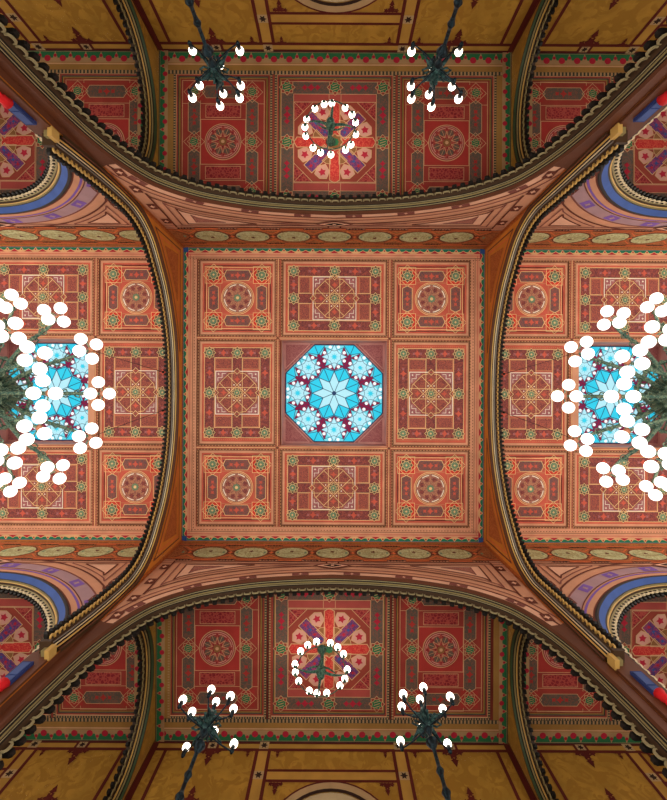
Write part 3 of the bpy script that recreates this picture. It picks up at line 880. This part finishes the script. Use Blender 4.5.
# ================================================================== GALLERIES
def g_star(d, c, R, L):
    d.star(c, R, 'g_line', L); d.star(c, R*.9, 'g_brick', L+1); d.star(c, R*.72, 'g_line', L+2, rot=pi/8); d.star(c, R*.64, 'g_green', L+3, rot=pi/8)
    for k in (-.3, 0, .3): d.line([(c[0]-R*.35,c[1]+R*(k+.12)),(c[0]+R*.35,c[1]+R*(k-.12))], R*.07, 'g_line', L+4)
GF = -.06
def g_frame(M0, hx, hy):
    d = Draw(M0)
    steps = [(0,0.0),(2.4,0.0),(2.8,-.03),(4.4,-.03),(5.2,-.06),(7,-.06)]
    ms = ['g_hatch_d','g_line','g_brick','g_hatch_d','g_yellow']
    rr = []
    for i, h in steps:
        x, y = hx-i, hy-i; rr.append([M0(-x,-y,h), M0(x,-y,h), M0(x,y,h), M0(-x,y,h)])
    for a in range(len(rr)-1): d.grid([rr[a], rr[a+1]], ms[a], closed=True, smooth=False)
    d.box_dash(-hx+1.2,-hy+1.2,hx-1.2,hy-1.2,1.8,'g_hatch_l',1,2.6)
    return d

def g_small(cx, s, label):
    cy = s*GCS[s]; loc = (cx, cy, GZ)
    M0 = down(cx, cy, GZ, GK); Mf = lambda u, v, h: M0(u, v, h+GF)
    t = empty('gallery_coffer', loc, label, 'ceiling panel', 'narrow painted panels of the gallery ceilings')
    g_frame(M0, 49.5, 70).build('frame', t, loc)
    d = Draw(Mf)
    d.rect(-43,-63.5,43,63.5,'g_red',0)
    d.box_line(-41,-61.5,41,61.5,.6,'g_line',2)
    d.box_line(-23,-62,23,62,.5,'g_line',2)
    for y in (-38.5, 38.5): d.line([(-41,y),(41,y)],.5,'g_line',2)
    d.build('field', t, loc)
    e = Draw(Mf); e.rect(-22.5,-22.5,22.5,22.5,'g_red_bright',3); e.box_line(-22.5,-22.5,22.5,22.5,.6,'g_line',4)
    e.circle((0,0),18.4,'g_line',5,32); e.circle((0,0),17.6,'g_brick',6,32); e.circle((0,0),16.6,'g_pink',7,32); e.circle((0,0),15.9,'g_maroon',8,32)
    for i in range(8):
        a = pi/8+i*pi/4
        e.line([(14.4*cos(a+q),14.4*sin(a+q)) for q in (-.28,-.1,.1,.28)],.8,'g_pink',9)
        e.circle((10.5*cos(a),10.5*sin(a)),3.1,'g_grey',9,8)
        b = i*pi/4
        e.line([(5*cos(b-.39),5*sin(b-.39)),(11.5*cos(b),11.5*sin(b)),(5*cos(b+.39),5*sin(b+.39))],.5,'g_line',10)
        e.line([(5*cos(b-.39),5*sin(b-.39)),(13.5*cos(b-.39),13.5*sin(b-.39))],.4,'g_line',10)
    e.star((0,0),4.6,'g_olive',10); e.star((0,0),2,'g_line',11)
    e.build('roundel', t, loc)
    for q in (-1, 1):
        e = Draw(Mf); y0, y1 = sorted((q*24.5,q*37)); e.rect(-17.5,y0,17.5,y1,'g_maroon',3); e.box_line(-17.5,y0,17.5,y1,.5,'g_line',4)
        for k_ in (-1, 0, 1): e.star((k_*11,(y0+y1)/2),2.6,'g_rose',4,6,.4)
        e.build('arabesque_panel', t, loc)
    for a in (-1, 1):
        for y in (-50, 0, 50):
            e = Draw(Mf); c = (a*29,y)
            e.line([(c[0]-10.5,y),(c[0],y-10.5),(c[0]+10.5,y),(c[0],y+10.5)],.5,'g_line',5,True)
            if y: e.rect(c[0]-8.5,y-8.5,c[0]+8.5,y+8.5,'g_red_bright',3)
            g_star(e, c, 7, 6); e.build('border_star', t, loc)
        for q in (-1, 1):
            y0, y1 = sorted((q*7,q*43)); e = Draw(Mf); cartouche(e, a*29-6, y0, a*29+6, y1, 'g_grey', 'g_red_bright', 4, False, 4, 'g_line'); e.build('cartouche', t, loc)
    for q in (-1, 1):
        e = Draw(Mf); cartouche(e, -21, q*50-6, 21, q*50+6, 'g_grey', 'g_red_bright', 4, True, 4, 'g_line'); e.build('cartouche', t, loc)
    return t

def g_mid(cx, s, label):
    cy = s*GCS[s]; loc = (cx, cy, GZ)
    M0 = down(cx, cy, GZ, GK); Mf = lambda u, v, h: M0(u, v, h+GF)
    t = empty('gallery_coffer', loc, label, 'ceiling panel', 'square painted panels of the gallery ceilings')
    g_frame(M0, 60.5, 70).build('frame', t, loc)
    d = Draw(Mf)
    d.rect(-54,-63.5,54,63.5,'g_red',0)
    d.rect(-54,-61,54,61,'g_grey',1); d.box_line(-54,-61,54,61,.6,'g_line',2)
    d.rect(-41.5,-48.5,41.5,48.5,'g_rose',2); d.box_line(-41.5,-48.5,41.5,48.5,.6,'g_line',3)
    d.line([(-41.5,-40.5),(41.5,-40.5)],.7,'g_line',3); d.line([(-41.5,40.5),(41.5,40.5)],.7,'g_line',3)
    d.line([(-6,-48.5),(-6,-40.5)],.5,'g_line',3); d.line([(6,-48.5),(6,-40.5)],.5,'g_line',3); d.line([(-6,48.5),(-6,40.5)],.5,'g_line',3); d.line([(6,48.5),(6,40.5)],.5,'g_line',3)
    e = Draw(Mf)
    e.rect(-41,-40,41,40,'g_brick',4); e.box_line(-41,-40,41,40,.6,'g_line',9)
    for a in (-1, 1):
        for b in (-1, 1):
            e.poly([(a*41,b*40),(a*41,b*22),(a*23,b*40)],'g_maroon',5)
            e.line([(a*41,b*21),(a*22,b*40)],.6,'g_line',8); e.line([(a*41,b*40),(a*31,b*30)],.5,'g_line',8)
    for i in range(4):
        an = i*pi/2
        def R(x, y, q=an): return (x*cos(q)-y*sin(q), x*sin(q)+y*cos(q))
        p = [R(7,-5),R(38,-5),R(41,0),R(38,5),R(7,5)]
        e.poly(p,'g_bar',6); e.line(p,.8,'g_line',8,True)
        q2 = an+pi/4
        def R2(x, y, q=q2): return (x*cos(q)-y*sin(q), x*sin(q)+y*cos(q))
        p = [R2(9,-5.6),R2(38,-5.6),R2(38,5.6),R2(9,5.6)]
        e.poly(p,'g_purple',6); e.line(p,.8,'g_line',8,True)
        for k_ in range(4): e.star(R2(14+6.5*k_,0),2.2,'g_flower' if k_ % 2 else 'blue_band',8,4,.5)
    for i in range(8):
        q = pi/8+i*pi/4
        def R(x, y, q=q): return (x*cos(q)-y*sin(q), x*sin(q)+y*cos(q))
        p = [R(24,0),R(29,-6.5),R(37,-6.5),R(39.5,0),R(37,6.5),R(29,6.5)]
        e.poly(p,'g_pink',7); e.line(p,.7,'g_line',9,True)
        e.star(R(32.5,0),4.2,'g_flower',8,5,.55,q)
        p = [R(11,0),R(22,-4.5),R(23,0),R(22,4.5)]
        e.poly(p,'g_olive',7); e.line(p,.6,'g_line',8,True)
    e.star((0,0),9,'g_line',9); e.star((0,0),8,'g_olive',10); e.star((0,0),4.5,'g_green',11)
    e.build('star_pattern', t, loc)
    for a in (-1, 0, 1):
        for b in (-1, 0, 1):
            if a == b == 0: continue
            e = Draw(Mf); g_star(e, (a*48,b*55), 8.4, 6); e.build('border_star', t, loc)
    e = d
    for a in (-1, 1):
        for b in (-1, 1):
            for o in (-1, 0, 1):
                e.star((a*24+o*6.5,b*55),3 if o else 3.8,'g_flower',4,4,.6); e.star((a*48,b*27.5+o*6.5),3 if o else 3.8,'g_flower',4,4,.6)
    d.build('field', t, loc)
    return t

def gallery_ceiling(name, x0, s, xa, xb, centre, label):
    root = empty(name, (x0, s*GCS[s], GZ), None, None, None, 'structure'); root['label'] = label
    loc = (x0, s*GCS[s], GZ)
    d = Draw(lambda u, v, h: (x0+u, v, GZ-h))
    yi, yo = s*YW2, s*GYS[s]
    # flat bands between the panels (world metres)
    o1 = s*(GCS[s]+70*GK)
    d.poly([(xa,o1),(xb,o1),(xb,yo),(xa,yo)],'g_yellow')
    for a in (-1, 1):
        x0_, x1_ = sorted((a*60.5*GK, a*62.6*GK))
        d.poly([(x0_,yi),(x1_,yi),(x1_,o1),(x0_,o1)],'g_brick')
    for a, lim in ((-1, xa), (1, xb)):
        x1_ = a*(161.5*GK)
        if abs(lim) > abs(x1_): d.poly([(x1_,yi),(lim,yi),(lim,o1),(x1_,o1)],'g_yellow')
    d.build('beam_grid', root, loc)
    b = Draw(lambda u, v, h: (x0+u, v, GZ-h))
    fringe(b, (xa,yo),(xb,yo),(0,-s),12*GK,15.6*GK,'g_green','g_flower','g_hatch_l',1,True)
    y = s*(GYS[s]-13.5*GK); b.line([(xa,y),(xb,y)],.06,'g_line',2)
    y = s*(GYS[s]-21.5*GK)
    b.line([(xa,y),(xb,y)],.16,'g_hatch_d',1); b.dash((xa,y),(xb,y),.14,'g_hatch_l',2,.15)
    for a, lim in ((-1, xa), (1, xb)):
        if not centre and abs(lim) > 6.5: continue
        fringe(b, (lim,yi),(lim,yo),(-a,0),9*GK,15.6*GK,'g_green','g_flower','g_hatch_l',4,True)
    b.build('painted_border', root, loc)
    sl = MB(); sl.box((x0+xa,min(yi,yo),GZ+.1),(x0+xb,max(yi,yo),GZ+.25),'g_brick'); sl.build('roof_slab', root, loc)

for s in (-1, 1):
    vn = {-1: 'upper', 1: 'lower'}[s]
    gx = -.12 if s > 0 else 0
    gallery_ceiling('ceiling_%s_gallery' % vn, 0, s, -XW, XW, True, 'painted ceiling of the %s gallery, middle bay' % vn)
    g_mid(gx, s, 'square red gallery panel with eight-armed star behind the %s ring chandelier' % vn)
    for a, hn in ((-1, 'left'), (1, 'right')):
        g_small(gx+a*112*GK, s, 'tall red panel with roundel in the %s gallery, middle bay, %s side' % (vn, hn))
        gallery_ceiling('ceiling_%s_gallery_%s' % (vn, hn), a*PITCH, s, -(PITCH-XW2), PITCH-XW2, False, 'painted ceiling of the %s gallery, %s bay' % (vn, hn))
        g_mid(a*PITCH, s, 'square red gallery panel with eight-armed star at the %s %s edge of the photo' % (vn, hn))
        g_small(a*(PITCH-112*GK), s, 'tall red panel with roundel beyond the %s gallery cross arch, %s side' % (vn, hn))

# cross arches of the galleries
for sx_, hn in ((-1, 'left'), (1, 'right')):
    for s, vn in ((-1, 'upper'), (1, 'lower')):
        yc = (YW2+GYS[s])/2
        hw = (GYS[s]-YW2)/2
        loc = (sx_*XW, s*yc, LOW)
        t = empty('gallery_arch', loc, 'dark cross arch of the %s gallery, %s of the middle bay' % (vn, hn), 'arch', 'cross arches inside the galleries')
        M = lambda a, z, h: (sx_*(XW-h), s*yc+a, z)
        M2 = lambda a, z, h: (sx_*(XW2+h), s*yc+a, z)
        d = Draw(M); wall_hole(d, GAL, -hw, hw, GZ, 'marble')
        d2 = Draw(M2); wall_hole(d2, GAL, -hw, hw, GZ, 'marble')
        for f_ in d2.f: d.face([d2.v[i] for i in f_], 'marble')
        for q in (-1, 1):
            d.line([(q*(hw-.08), LOW), (q*(hw-.08), GZ-.1)], .14, 'w_red', 1)
        d.build('arch_wall', t, loc)
        Ma = lambda a, z, d_: (sx_*(XW+d_), s*yc+a, z)
        m = MB()
        sweep(m, GAL, Ma, [(-.03,-.02),(-.03,.04),(.06,.05),(.08,.1),(.14,.11),(.16,.15),(.22,.16),(.24,.2),(.46,.2),(.51,.1),(.51,0)],
              ['m_dark','m_green','m_black','m_olive','m_black','m_gold','m_black','m_dark','m_black','m_black'])
        m.build('moulding', t, loc)
        bb = MB(); beads(bb, GAL, Ma, .26, .46, .2, .38, .27, 12.0, 'm_black', 'm_olive'); bb.build('scalloped_trim', t, loc)

# outer gallery walls with painted marble fields and round-headed windows
def palmette(d, x, z, sgn, r, m, L=4):
    d.poly([(x-r*1.1,z),(x+r*1.1,z),(x,z+sgn*r*.5)], m, L)
    d.star((x, z+sgn*r*.45), r*.62, m, L+1, 6, .55); d.star((x, z+sgn*r*1.15), r*.42, m, L+1, 6, .5)
    d.star((x-r*.75, z+sgn*r*.25), r*.38, m, L+1, 5, .55); d.star((x+r*.75, z+sgn*r*.25), r*.38, m, L+1, 5, .55)
    d.poly([(x-r*.3,z+sgn*r*1.2),(x+r*.3,z+sgn*r*1.2),(x,z+sgn*r*1.9)], m, L)
WN = 4
for s, vn in ((-1, 'top'), (1, 'bottom')):
    for b_, (x0, half) in enumerate(((0, XW), (-PITCH, PITCH-XW2), (PITCH, PITCH-XW2))):
        hn = ('middle', 'left', 'right')[b_]
        loc = (x0, s*GYS[s], LOW)
        root = empty('wall_gallery_%s_%s' % (vn, hn), loc, None, None, None, 'structure'); root['label'] = 'yellow marbled gallery wall, %s %s' % (vn, hn)
        M = lambda a, z, h: (x0+a, s*(GYS[s]-h), z)
        d = Draw(M)
        R = 1.95
        hole = [(R*cos(pi*i/16), 13.0+R*sin(pi*i/16)) for i in range(17)]
        hole = [(R, 7.0)] + hole + [(-R, 7.0)]
        d.poly([(-half,LOW),(-R,LOW),(-R,7.0)] + hole[::-1][1:] + [(R,LOW),(half,LOW),(half,GZ),(-half,GZ)], 'marble')
        d.rect(-R,LOW,R,7.0,'marble')
        d.build('masonry', root, loc)
        b = Draw(M)
        W_ = .13
        vs = (2.52, 3.02) if b_ == 0 else (1.72, 2.22)
        top0, top1 = GZ-.04, 16.72
        b.rect(-half,top1,half,GZ,'marble_pale',1)
        b.line([(-half,top0),(half,top0)], W_, 'w_red', 3); b.line([(-half,top1),(half,top1)], W_, 'w_red', 3)
        for a in (-1, 1):
            for v_ in vs: b.line([(a*v_,LOW),(a*v_,top1)], W_, 'w_red', 3)
            x1_, x2_ = sorted((a*vs[0], a*vs[1])); b.rect(x1_, LOW, x2_, top1, 'marble_pale', 2)
            for z_ in (16.92, 15.6):
                c = (a*(vs[0]+vs[1])/2, z_)
                b.rect(c[0]-.19,c[1]-.17,c[0]+.19,c[1]+.17,'w_pale',5); b.star(c,.16,'w_dark',6,6,.5)
            palmette(b, a*(vs[1]+.35), top1, -1, .2, 'w_red')
            palmette(b, a*(vs[0]-.35), top1, -1, .2, 'w_red')
            xm = 4.9 if b_ == 0 else 3.95
            b.rect(a*xm-.28,top1,a*xm+.28,top0,'w_red',4); b.rect(a*xm-.17,16.77,a*xm+.17,17.04,'w_pale',5); b.star((a*xm,16.9),.14,'w_dark',6,6,.5)
            palmette(b, a*xm, top1, -1, .4, 'w_red')
            palmette(b, a*(xm+.15), 14.5, 1, .36, 'w_red')
            # line beside the bay corner
            b.line([(a*(half-.6),LOW),(a*(half-.6),top1)], W_, 'w_red', 3)
            b.line([(a*(half-.1),LOW),(a*(half-.1),GZ)], .2, 'w_red', 3)
        for z_ in (15.38, 15.8): b.line([(-vs[0],z_),(vs[0],z_)], W_*.8, 'w_red', 3)
        b.rect(-vs[0],15.42,vs[0],15.76,'marble_pale',2)
        for a in (-1, 1): palmette(b, a*(vs[0]-.45), 15.3, -1, .26, 'w_red')
        for r0, r1, m_ in ((R,R+.12,'w_dark'),(R+.12,R+.36,'w_pale'),(R+.36,R+.42,'w_red')):
            A_ = [(r0*cos(pi*i/24),13.0+r0*sin(pi*i/24)) for i in range(25)]; B_ = [(r1*cos(pi*i/24),13.0+r1*sin(pi*i/24)) for i in range(25)]
            for i in range(24): b.poly([A_[i],B_[i],B_[i+1],A_[i+1]], m_, 7)
        b.build('painted_bands', root, loc)
        wr = empty('window_%d' % WN, loc, 'round-headed gallery window', None, None, 'structure'); WN += 1
        fr = Draw(lambda a, z, h: (x0+a, s*(GYS[s]+.3-h), z))
        mb = MB()
        mb.grid([[(x0+p[0], s*GYS[s], p[1]) for p in hole], [(x0+p[0], s*(GYS[s]+.3), p[1]) for p in hole]], 'w_pale', smooth=False)
        for a in (-.65, .65): mb.box((x0+a-.05, min(s*(GYS[s]+.18),s*(GYS[s]+.28)), 7.0), (x0+a+.05, max(s*(GYS[s]+.18),s*(GYS[s]+.28)), 14.6), 'w_dark')
        for z_ in (9, 11, 13): mb.box((x0-R, min(s*(GYS[s]+.18),s*(GYS[s]+.28)), z_-.05), (x0+R, max(s*(GYS[s]+.18),s*(GYS[s]+.28)), z_+.05), 'w_dark')
        mb.build('window_frame', wr, loc)
        fr.poly(hole, 'glass_day', 0); fr.build('pane', wr, loc)
    # gallery floor, parapet
    for nm, lo, hi in (('floor_gallery_'+vn, (-21, min(s*YW, s*GYS[s]), LOW-.4), (21, max(s*YW, s*GYS[s]), LOW)), ):
        mb = MB(); mb.box(lo, hi, 'wood'); mb.build(nm, None, ((lo[0]+hi[0])/2, (lo[1]+hi[1])/2, LOW-.4), kind='structure', label='gallery floor')
    mb = MB(); y0, y1 = sorted((s*7.95, s*8.65)); mb.box((-6.9, y0, LOW), (6.9, y1, LOW+1.0), 'plaster'); mb.box((-6.9, y0-.04, LOW+1.0), (6.9, y1+.04, LOW+1.08), 'wood')
    for q in (-1, 1):  # side-bay parapet lengths, out of view, added to darken the side galleries
        xa, xb = sorted((q*8.1, q*20.3)); mb.box((xa, y0, LOW), (xb, y1, LOW+1.0), 'plaster'); mb.box((xa, y0-.04, LOW+1.0), (xb, y1+.04, LOW+1.08), 'wood')
    mb.build('trim_parapet_'+vn, None, (0, s*8.3, LOW), kind='structure', label='gallery parapet carrying the candelabra')
    for q, hn in ((-1, 'left'), (1, 'right')):  # unseen closing walls, added to keep world light out of the gallery ends
        mb = MB(); xa, xb = sorted((q*20.62, q*20.9)); mb.box((xa, min(s*YW,s*GYS[s]), LOW), (xb, max(s*YW,s*GYS[s]), GZ), 'marble'); mb.build('wall_gallery_light_block_%s_%s' % (vn, hn), None, (q*20.75, s*11, LOW), kind='structure', label='unseen end wall added to darken the gallery')

# ================================================================== CANDELABRA ON THE PARAPETS
def curve_pts(a, b, sag, n=6):
    a, b = Vector(a), Vector(b)
    return [a.lerp(b, i/n) + Vector((0,0,-sag*sin(pi*i/n))) for i in range(n+1)]

def candelabrum(x, y, z, label, rot=0.0):
    """z: height of the lower globes; a pole standing on the parapet"""
    loc = (x, y, LOW+1.08)
    t = empty('candelabrum', loc, label, 'lamp', 'four branched candelabra standing on the gallery parapets')
    zb = LOW+1.08
    za = z-.28
    p = MB()
    kn = [(.22,zb),(.22,zb+.1),(.1,zb+.3),(.05,zb+.5)]
    for zk, rk in ((zb+1.3,.12),(za-2.7,.12),(za-2.3,.14),(za-1.7,.1),(za-1.2,.09),(za-.45,.15)):
        kn += [(.045,zk-.16),(rk*.6,zk-.12),(rk*.7,zk-.06),(rk,zk),(rk*.7,zk+.06),(rk*.5,zk+.12),(.045,zk+.16)]
    kn += [(.05,za-.2),(.1,za-.1),(.05,za+.05),(.05,za+.45)]
    p.lathe((x,y,0), kn, 'iron', 12)
    p.build('pole', t, loc)
    hub = MB()
    hub.lathe((x,y,0), [(.06,za-.05),(.15,za+.02),(.11,za+.12),(.16,za+.2),(.08,za+.34),(.12,za+.42),(.05,za+.62)], 'teal', 12)
    for i in range(8):       # filigree brackets in the angles of the arms
        a = rot + i*pi/4
        hub.tube([(x+.06*cos(a),y+.06*sin(a),za+.1),(x+.24*cos(a),y+.24*sin(a),za+.02),(x+.36*cos(a),y+.36*sin(a),za+.1),(x+.28*cos(a),y+.28*sin(a),za+.2),(x+.18*cos(a),y+.18*sin(a),za+.14)], .028, 'teal', 6)
    hub.build('hub', t, loc)
    def arm(ang, r, z0, z1, name='arm'):
        e = (x+r*cos(ang), y+r*sin(ang), z1)
        m = MB(); m.tube(curve_pts((x,y,z0), e, .05), .02, 'iron', 6)
        m.tube([(x+.1*cos(ang),y+.1*sin(ang),z0+.08),(x+r*.35*cos(ang),y+r*.35*sin(ang),z0+.1),(x+r*.6*cos(ang),y+r*.6*sin(ang),z0+.02)], [.05,.045,.02], 'teal', 6)
        ao = m.build(name, t, loc)
        c = MB(); c.lathe((e[0],e[1],0), [(.03,z1-.06),(.055,z1),(.05,z1+.08),(.062,z1+.15)], 'iron', 10); c.build('socket', ao, loc)
        g = MB(); g.ball((e[0],e[1],z1+.22), .1, 'globe_small', 16, 10); g.build('globe', ao, loc)
    for i in range(4): arm(rot+pi/4+i*pi/2, .86, za, za+.04)
    for i in range(4): arm(rot+i*pi/2, .55, za+.3, za+.42)
    arm(rot, .001, za+.5, za+.72)
    return t
candelabrum(-3.07, -8.25, 10.59, 'dark branched globe candelabrum on a pole, upper left')
candelabrum(2.57, -8.25, 10.58, 'dark branched globe candelabrum on a pole, upper right')
candelabrum(-3.14, 8.35, 10.47, 'dark branched globe candelabrum on a pole, lower left', -.08)
candelabrum(2.42, 8.35, 10.6, 'dark branched globe candelabrum on a pole, lower right', .05)

# ================================================================== RING CHANDELIERS UNDER THE GALLERY PANELS
def ring_lamp(x, y, z, angs, label):
    loc = (x, y, GZ)
    t = empty('ring_chandelier', loc, label, 'chandelier', 'small ring chandeliers of the galleries')
    R = 1.02; za = z-.22
    b = MB()
    b.lathe((x,y,0), [(.02,za-.42),(.09,za-.36),(.15,za-.26),(.11,za-.16),(.2,za-.02),(.17,za+.12),(.09,za+.2),(.12,za+.3),(.06,za+.4),(.1,za+.5),(.05,za+.58),(.05,GZ-.3),(.12,GZ-.2),(.2,GZ-.03),(.2,GZ-.0)], 'patina', 14)
    b.build('stem', t, loc)
    r = MB()
    r.tube([(x+R*.93*cos(2*pi*i/48), y+R*.93*sin(2*pi*i/48), za) for i in range(49)], .022, 'patina', 6)
    r.build('ring', t, loc)
    for i in range(4):
        a = pi/2*i + .12
        m = MB(); m.tube(curve_pts((x,y,za+.05),(x+R*.93*cos(a),y+R*.93*sin(a),za),.14,8), [.07,.065,.055,.05,.05,.04,.03,.025,.02], 'patina', 8)
        m.tube([(x,y,za+.3),(x+.3*cos(a),y+.3*sin(a),za+.22),(x+.55*cos(a),y+.55*sin(a),za+.02)], [.04,.04,.02], 'patina', 6)
        m.build('arm', t, loc)
    for a in angs:
        e = (x+R*cos(a), y+R*sin(a))
        m = MB(); m.tube([(x+R*.93*cos(a),y+R*.93*sin(a),za),(e[0],e[1],za+.02),(e[0],e[1],za+.08)], .02, 'patina', 6)
        m.lathe((e[0],e[1],0), [(.03,za+.04),(.06,za+.08),(.05,za+.14)], 'patina', 10)
        ao = m.build('bracket', t, loc)
        g = MB(); g.ball((e[0],e[1],za+.23), .125, 'globe_small', 16, 10); g.build('globe', ao, loc)
top_pts = [(323,103),(330,103),(342,106.4),(348.4,112.4),(351.6,119.6),(352.4,130.4),(348,140),(342,143.6),(329.4,147.4),(320,147),(313.4,142.4),(307,132),(305,124),(307.6,117),(315,107.6)]
ring_lamp(-.17, -GCS[-1], 16.25, [atan2(p[1]-125.5, p[0]-329) for p in top_pts], 'ring chandelier of fifteen white globes in the upper gallery')
bot_pts = [(292,143),(218,163),(155,213),(110,322),(110,390),(145,463),(238,532),(298,555),(375,545),(475,487),(528,440),(548,365),(513,238),(470,178),(405,148)]
ring_lamp(-.42, GCS[1], 15.95, [atan2(p[1]-349, p[0]-330) for p in bot_pts], 'ring chandelier of fifteen white globes in the lower gallery')

# ================================================================== GREAT NAVE CHANDELIERS
def great_chandelier(x, y):
    loc = (x, y, 21.09)
    t = empty('great_chandelier', loc, 'huge green bronze chandelier with globe clusters at the left edge', 'chandelier', 'great nave chandeliers')
    b = MB()
    b.lathe((x,y,0), [(.02,13.6),(.18,13.7),(.3,14.0),(.2,14.3),(.55,14.7),(.75,15.0),(.45,15.4),(.6,15.8),(.95,16.1),(.7,16.5),(.4,16.8),(.7,17.1),(.9,17.4),(.5,17.8),(.25,18.1),(.35,18.4),(.18,18.7),(.1,19.0),(.08,21.0),(.12,21.05)], 'verdigris', 20)
    b.build('stem', t, loc)
    rg = MB()
    for (R, z, r_) in ((1.35, 15.75, .07), (1.5, 17.2, .07)):
        rg.tube([(x+R*cos(2*pi*i/48), y+R*sin(2*pi*i/48), z) for i in range(49)], r_, 'verdigris', 8)
        for i in range(24):
            a = 2*pi*i/24
            rg.tube([(x+.6*cos(a),y+.6*sin(a),z-.2),(x+R*cos(a),y+R*sin(a),z)], .04, 'verdigris', 5)
            rg.ball((x+R*cos(a),y+R*sin(a),z+.08), .11, 'verdigris', 8, 6)
    rg.build('crown_ring', t, loc)
    for tier, (R, z, rb, zb_) in enumerate(((3.92, 18.2, .45, 17.1), (2.78, 16.38, .45, 15.5))):
        for i in range(12):
            a = i*pi/6; ca, sa = cos(a), sin(a)
            def Q(r, tt, zz): return (x+r*ca-tt*sa, y+r*sa+tt*ca, zz)
            hz = z+.12
            m = MB()
            m.tube([Q(rb,0,zb_),Q(R*.35,0,zb_-.1),Q(R*.6,0,zb_+.15),Q(R*.82,0,hz-.35),Q(R,0,hz-.05)], [.1,.09,.08,.07,.05], 'verdigris', 8)
            # pierced scrollwork along the arm
            for k in range(5):
                r0 = R*(.34+.11*k); zz = zb_+.05+(hz-.3-zb_)*max(0,(k-.5)/5)
                for q in (-1, 1):
                    m.tube([Q(r0-.12,0,zz),Q(r0-.05,q*.13,zz+.04),Q(r0+.08,q*.17,zz+.06),Q(r0+.14,q*.07,zz+.04),Q(r0+.05,q*.05,zz+.02)], .032, 'verdigris', 5)
            m.ball(Q(R,0,hz), .15, 'copper', 10, 8)
            spots = ((.42,0),(-.22,0),(0,.5),(0,-.5))
            for (dr, dt) in spots:
                m.tube([Q(R,0,hz),Q(R+dr*.6,dt*.6,hz-.1),Q(R+dr,dt,hz+.02)], .03, 'verdigris', 5)
            ao = m.build('arm', t, loc)
            for j, (dr, dt) in enumerate(spots):
                g = MB(); dz = (.12, -.2, 0, 0)[j]
                g.ball(Q(R+dr,dt,z-.24+dz), .25, 'globe_big', 20, 12)
                g.build('globe', ao, loc)
    # chain of thin stays is separate
    return t
gch = great_chandelier(-PITCH, 0.0)
gr = copy_tree(gch); gr.location = (PITCH, 0, 21.09); gr.rotation_euler = (0, 0, pi)
gr['label'] = 'huge green bronze chandelier with globe clusters at the right edge'

# thin stay wires
for sx_, hn in ((-1, 'left'), (1, 'right')):
    for s, vn in ((-1, 'upper'), (1, 'lower')):
        a = Vector((sx_*170.4*K, s*(21.9 if s < 0 else 16.5)*K, H-.02)); b = Vector((sx_*(PITCH-3.9*cos(pi/6)), s*3.9*.5, 18.3))
        m = MB(); m.tube([a, a.lerp(b,.5)+Vector((0,0,-.12)), b], .012, 'm_black', 5)
        m.ball(a, .06, 'm_black', 8, 6)
        m.build('stay_wire', None, tuple(a), label='thin dark stay wire from the ceiling to the %s great chandelier, %s one' % (hn, vn), category='wire', group='stay wires of the great chandeliers')
